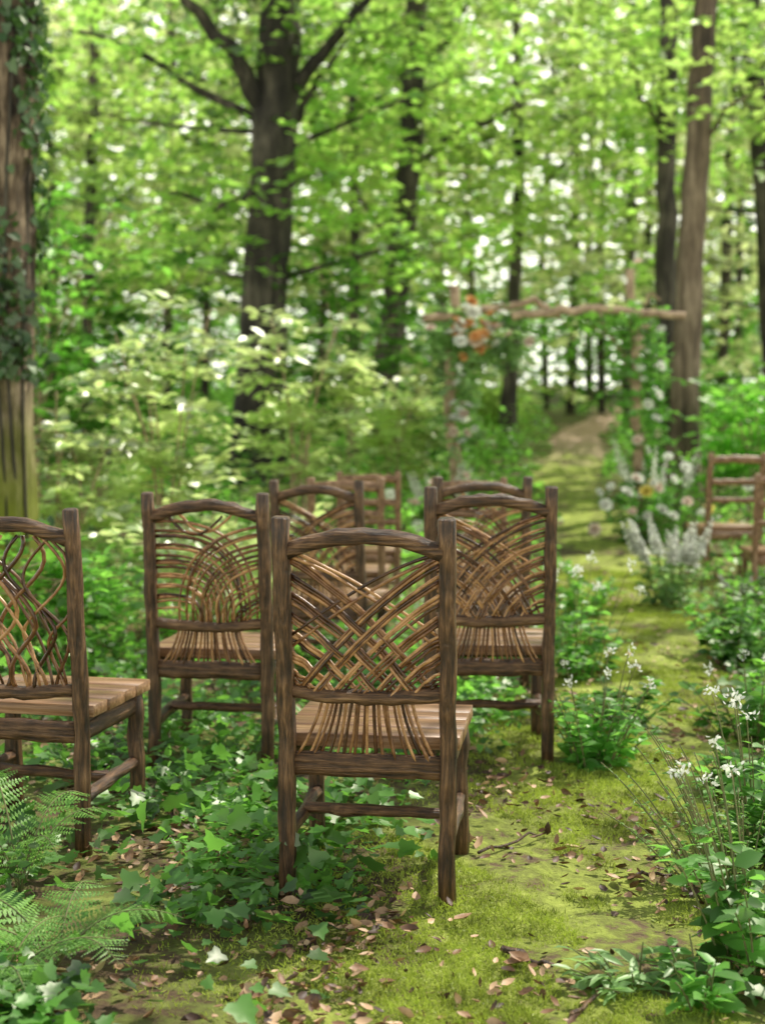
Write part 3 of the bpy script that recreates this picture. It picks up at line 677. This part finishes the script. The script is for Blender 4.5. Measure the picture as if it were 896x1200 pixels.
def blossom_mesh(m):
    if m.name in bl_cache: return bl_cache[m.name]
    P, D, NN, S = [], [], [], []
    for ring, (n, el, sz) in enumerate([(7, .15, 1.0), (6, .6, .85), (5, 1.1, .65), (3, 1.45, .4)]):
        for k in range(n):
            a = 2*np.pi*k/n+ring*.4; d = np.array([math.cos(a)*math.cos(el), math.sin(a)*math.cos(el), math.sin(el)])
            P.append(d*.02); D.append(d); NN.append(np.array([-math.cos(a)*math.sin(el), -math.sin(a)*math.sin(el), math.cos(el)])); S.append(sz)
    tm = ([(x, y*1.5, z+.15*x*x) for x, y, z in T_OVAL[0]], T_OVAL[1])
    o = leaves('blossom', tm, np.array(P), np.array(D), np.array(NN), np.array(S), m); me = o.data
    bpy.data.objects.remove(o); bl_cache[m.name] = me; return me
def blossoms(par, ctr, n, spread, sizes, mats, off, fwd=.4):
    for i in range(n):
        o = bpy.data.objects.new('blossom', blossom_mesh(mats[i % len(mats)])); COL.objects.link(o); o.parent = par
        q = ctr+rng.normal(0, 1, 3)*np.array(spread)-off; q[1] -= fwd
        o.location = q; o.rotation_euler = (rng.uniform(.2, 1.2), rng.normal(0, .3), rng.normal(0, .6)); o.scale = (rng.uniform(*sizes),)*3
blossoms(arch, at(552, 394, YA), 36, (.2, .05, .11), (.055, .095), [M_orange, M_white, M_pink, M_white, M_orange], base, .5)
blossoms(arch, at(535, 470, YA), 16, (.06, .05, .3), (.04, .065), [M_white, M_pink, M_white], base)
blossoms(arch, at(752, 430, YA), 20, (.09, .05, .5), (.04, .065), [M_white, M_white, M_pink], base)
def arrangement(label, px, Y, seed, mats, h=.8, sprd=.42, nb=16):
    x = (px-448)/F*Y
    r = plant('flower_arrangement', label, 'flowers', (x, Y), 40, h, sprd, M_lush, T_OVAL, .1, 18, seed, 'spike', [M_white], 8, .045)
    b0 = np.array(r.location); blossoms(r, b0+np.array([0, -.1, h*.5]), nb, (sprd*.55, .08, h*.22), (.045, .075), mats, b0); return r
arrangement('mound of white and pale yellow flowers at the foot of the right arch post', 758, 13.4, 501, [M_white, M_yellow, M_white, M_white, M_pink], .9, .6, 26)
arrangement('mound of white flowers at the foot of the left arch post', 520, 13.4, 502, [M_white, M_pink], .75, .4, 10)

# ------------------------------------------------------------------ light, sky, camera
Sd = np.array([.42, .38, .82]); Sd = Sd/np.linalg.norm(Sd)
sun = bpy.data.lights.new('sun', 'SUN'); sun.energy = 5; sun.angle = math.radians(.53); sun.color = (1, .96, .85)
so = bpy.data.objects.new('sun', sun); COL.objects.link(so)
so.rotation_euler = Vector(Sd).to_track_quat('Z', 'Y').to_euler(); so.location = (8, 12, 14)
w = bpy.data.worlds.new('World'); SC.world = w; w.use_nodes = True
nt = w.node_tree; bg = nt.nodes['Background']
sky = nt.nodes.new('ShaderNodeTexSky'); sky.sky_type = 'NISHITA'; sky.sun_disc = False
sky.sun_elevation = math.asin(Sd[2]); sky.sun_rotation = math.atan2(Sd[0], Sd[1])
sky.dust_density = 2.5; sky.air_density = 1.0; sky.ozone_density = .4
# bright white haze low in the sky
tc = nt.nodes.new('ShaderNodeTexCoord'); sx = nt.nodes.new('ShaderNodeSeparateXYZ'); nt.links.new(tc.outputs['Generated'], sx.inputs[0])
cf = ramp(nt, sx.outputs[2], [(.28, (.95, .95, .95)), (.42, (.05, .05, .05))])
mx = nt.nodes.new('ShaderNodeMixRGB'); nt.links.new(cf, mx.inputs[0]); nt.links.new(sky.outputs[0], mx.inputs[1]); mx.inputs[2].default_value = (22, 22, 18.5, 1)
nt.links.new(mx.outputs[0], bg.inputs[0]); bg.inputs[1].default_value = .125
cd = bpy.data.cameras.new('camera'); cam = bpy.data.objects.new('camera', cd); COL.objects.link(cam)
cd.lens = 50; cd.sensor_width = 36; cd.sensor_fit = 'AUTO'; cd.clip_end = 1000; cd.clip_start = .05
cam.location = (0, 0, CZ); cam.rotation_euler = (math.pi/2-PITCH, 0, 0)
cd.dof.use_dof = True; cd.dof.focus_distance = 3.7; cd.dof.aperture_fstop = 2.5
SC.camera = cam
SC.view_settings.view_transform = 'Standard'; SC.view_settings.look = 'None'
SC.view_settings.exposure = 0; SC.view_settings.gamma = 1
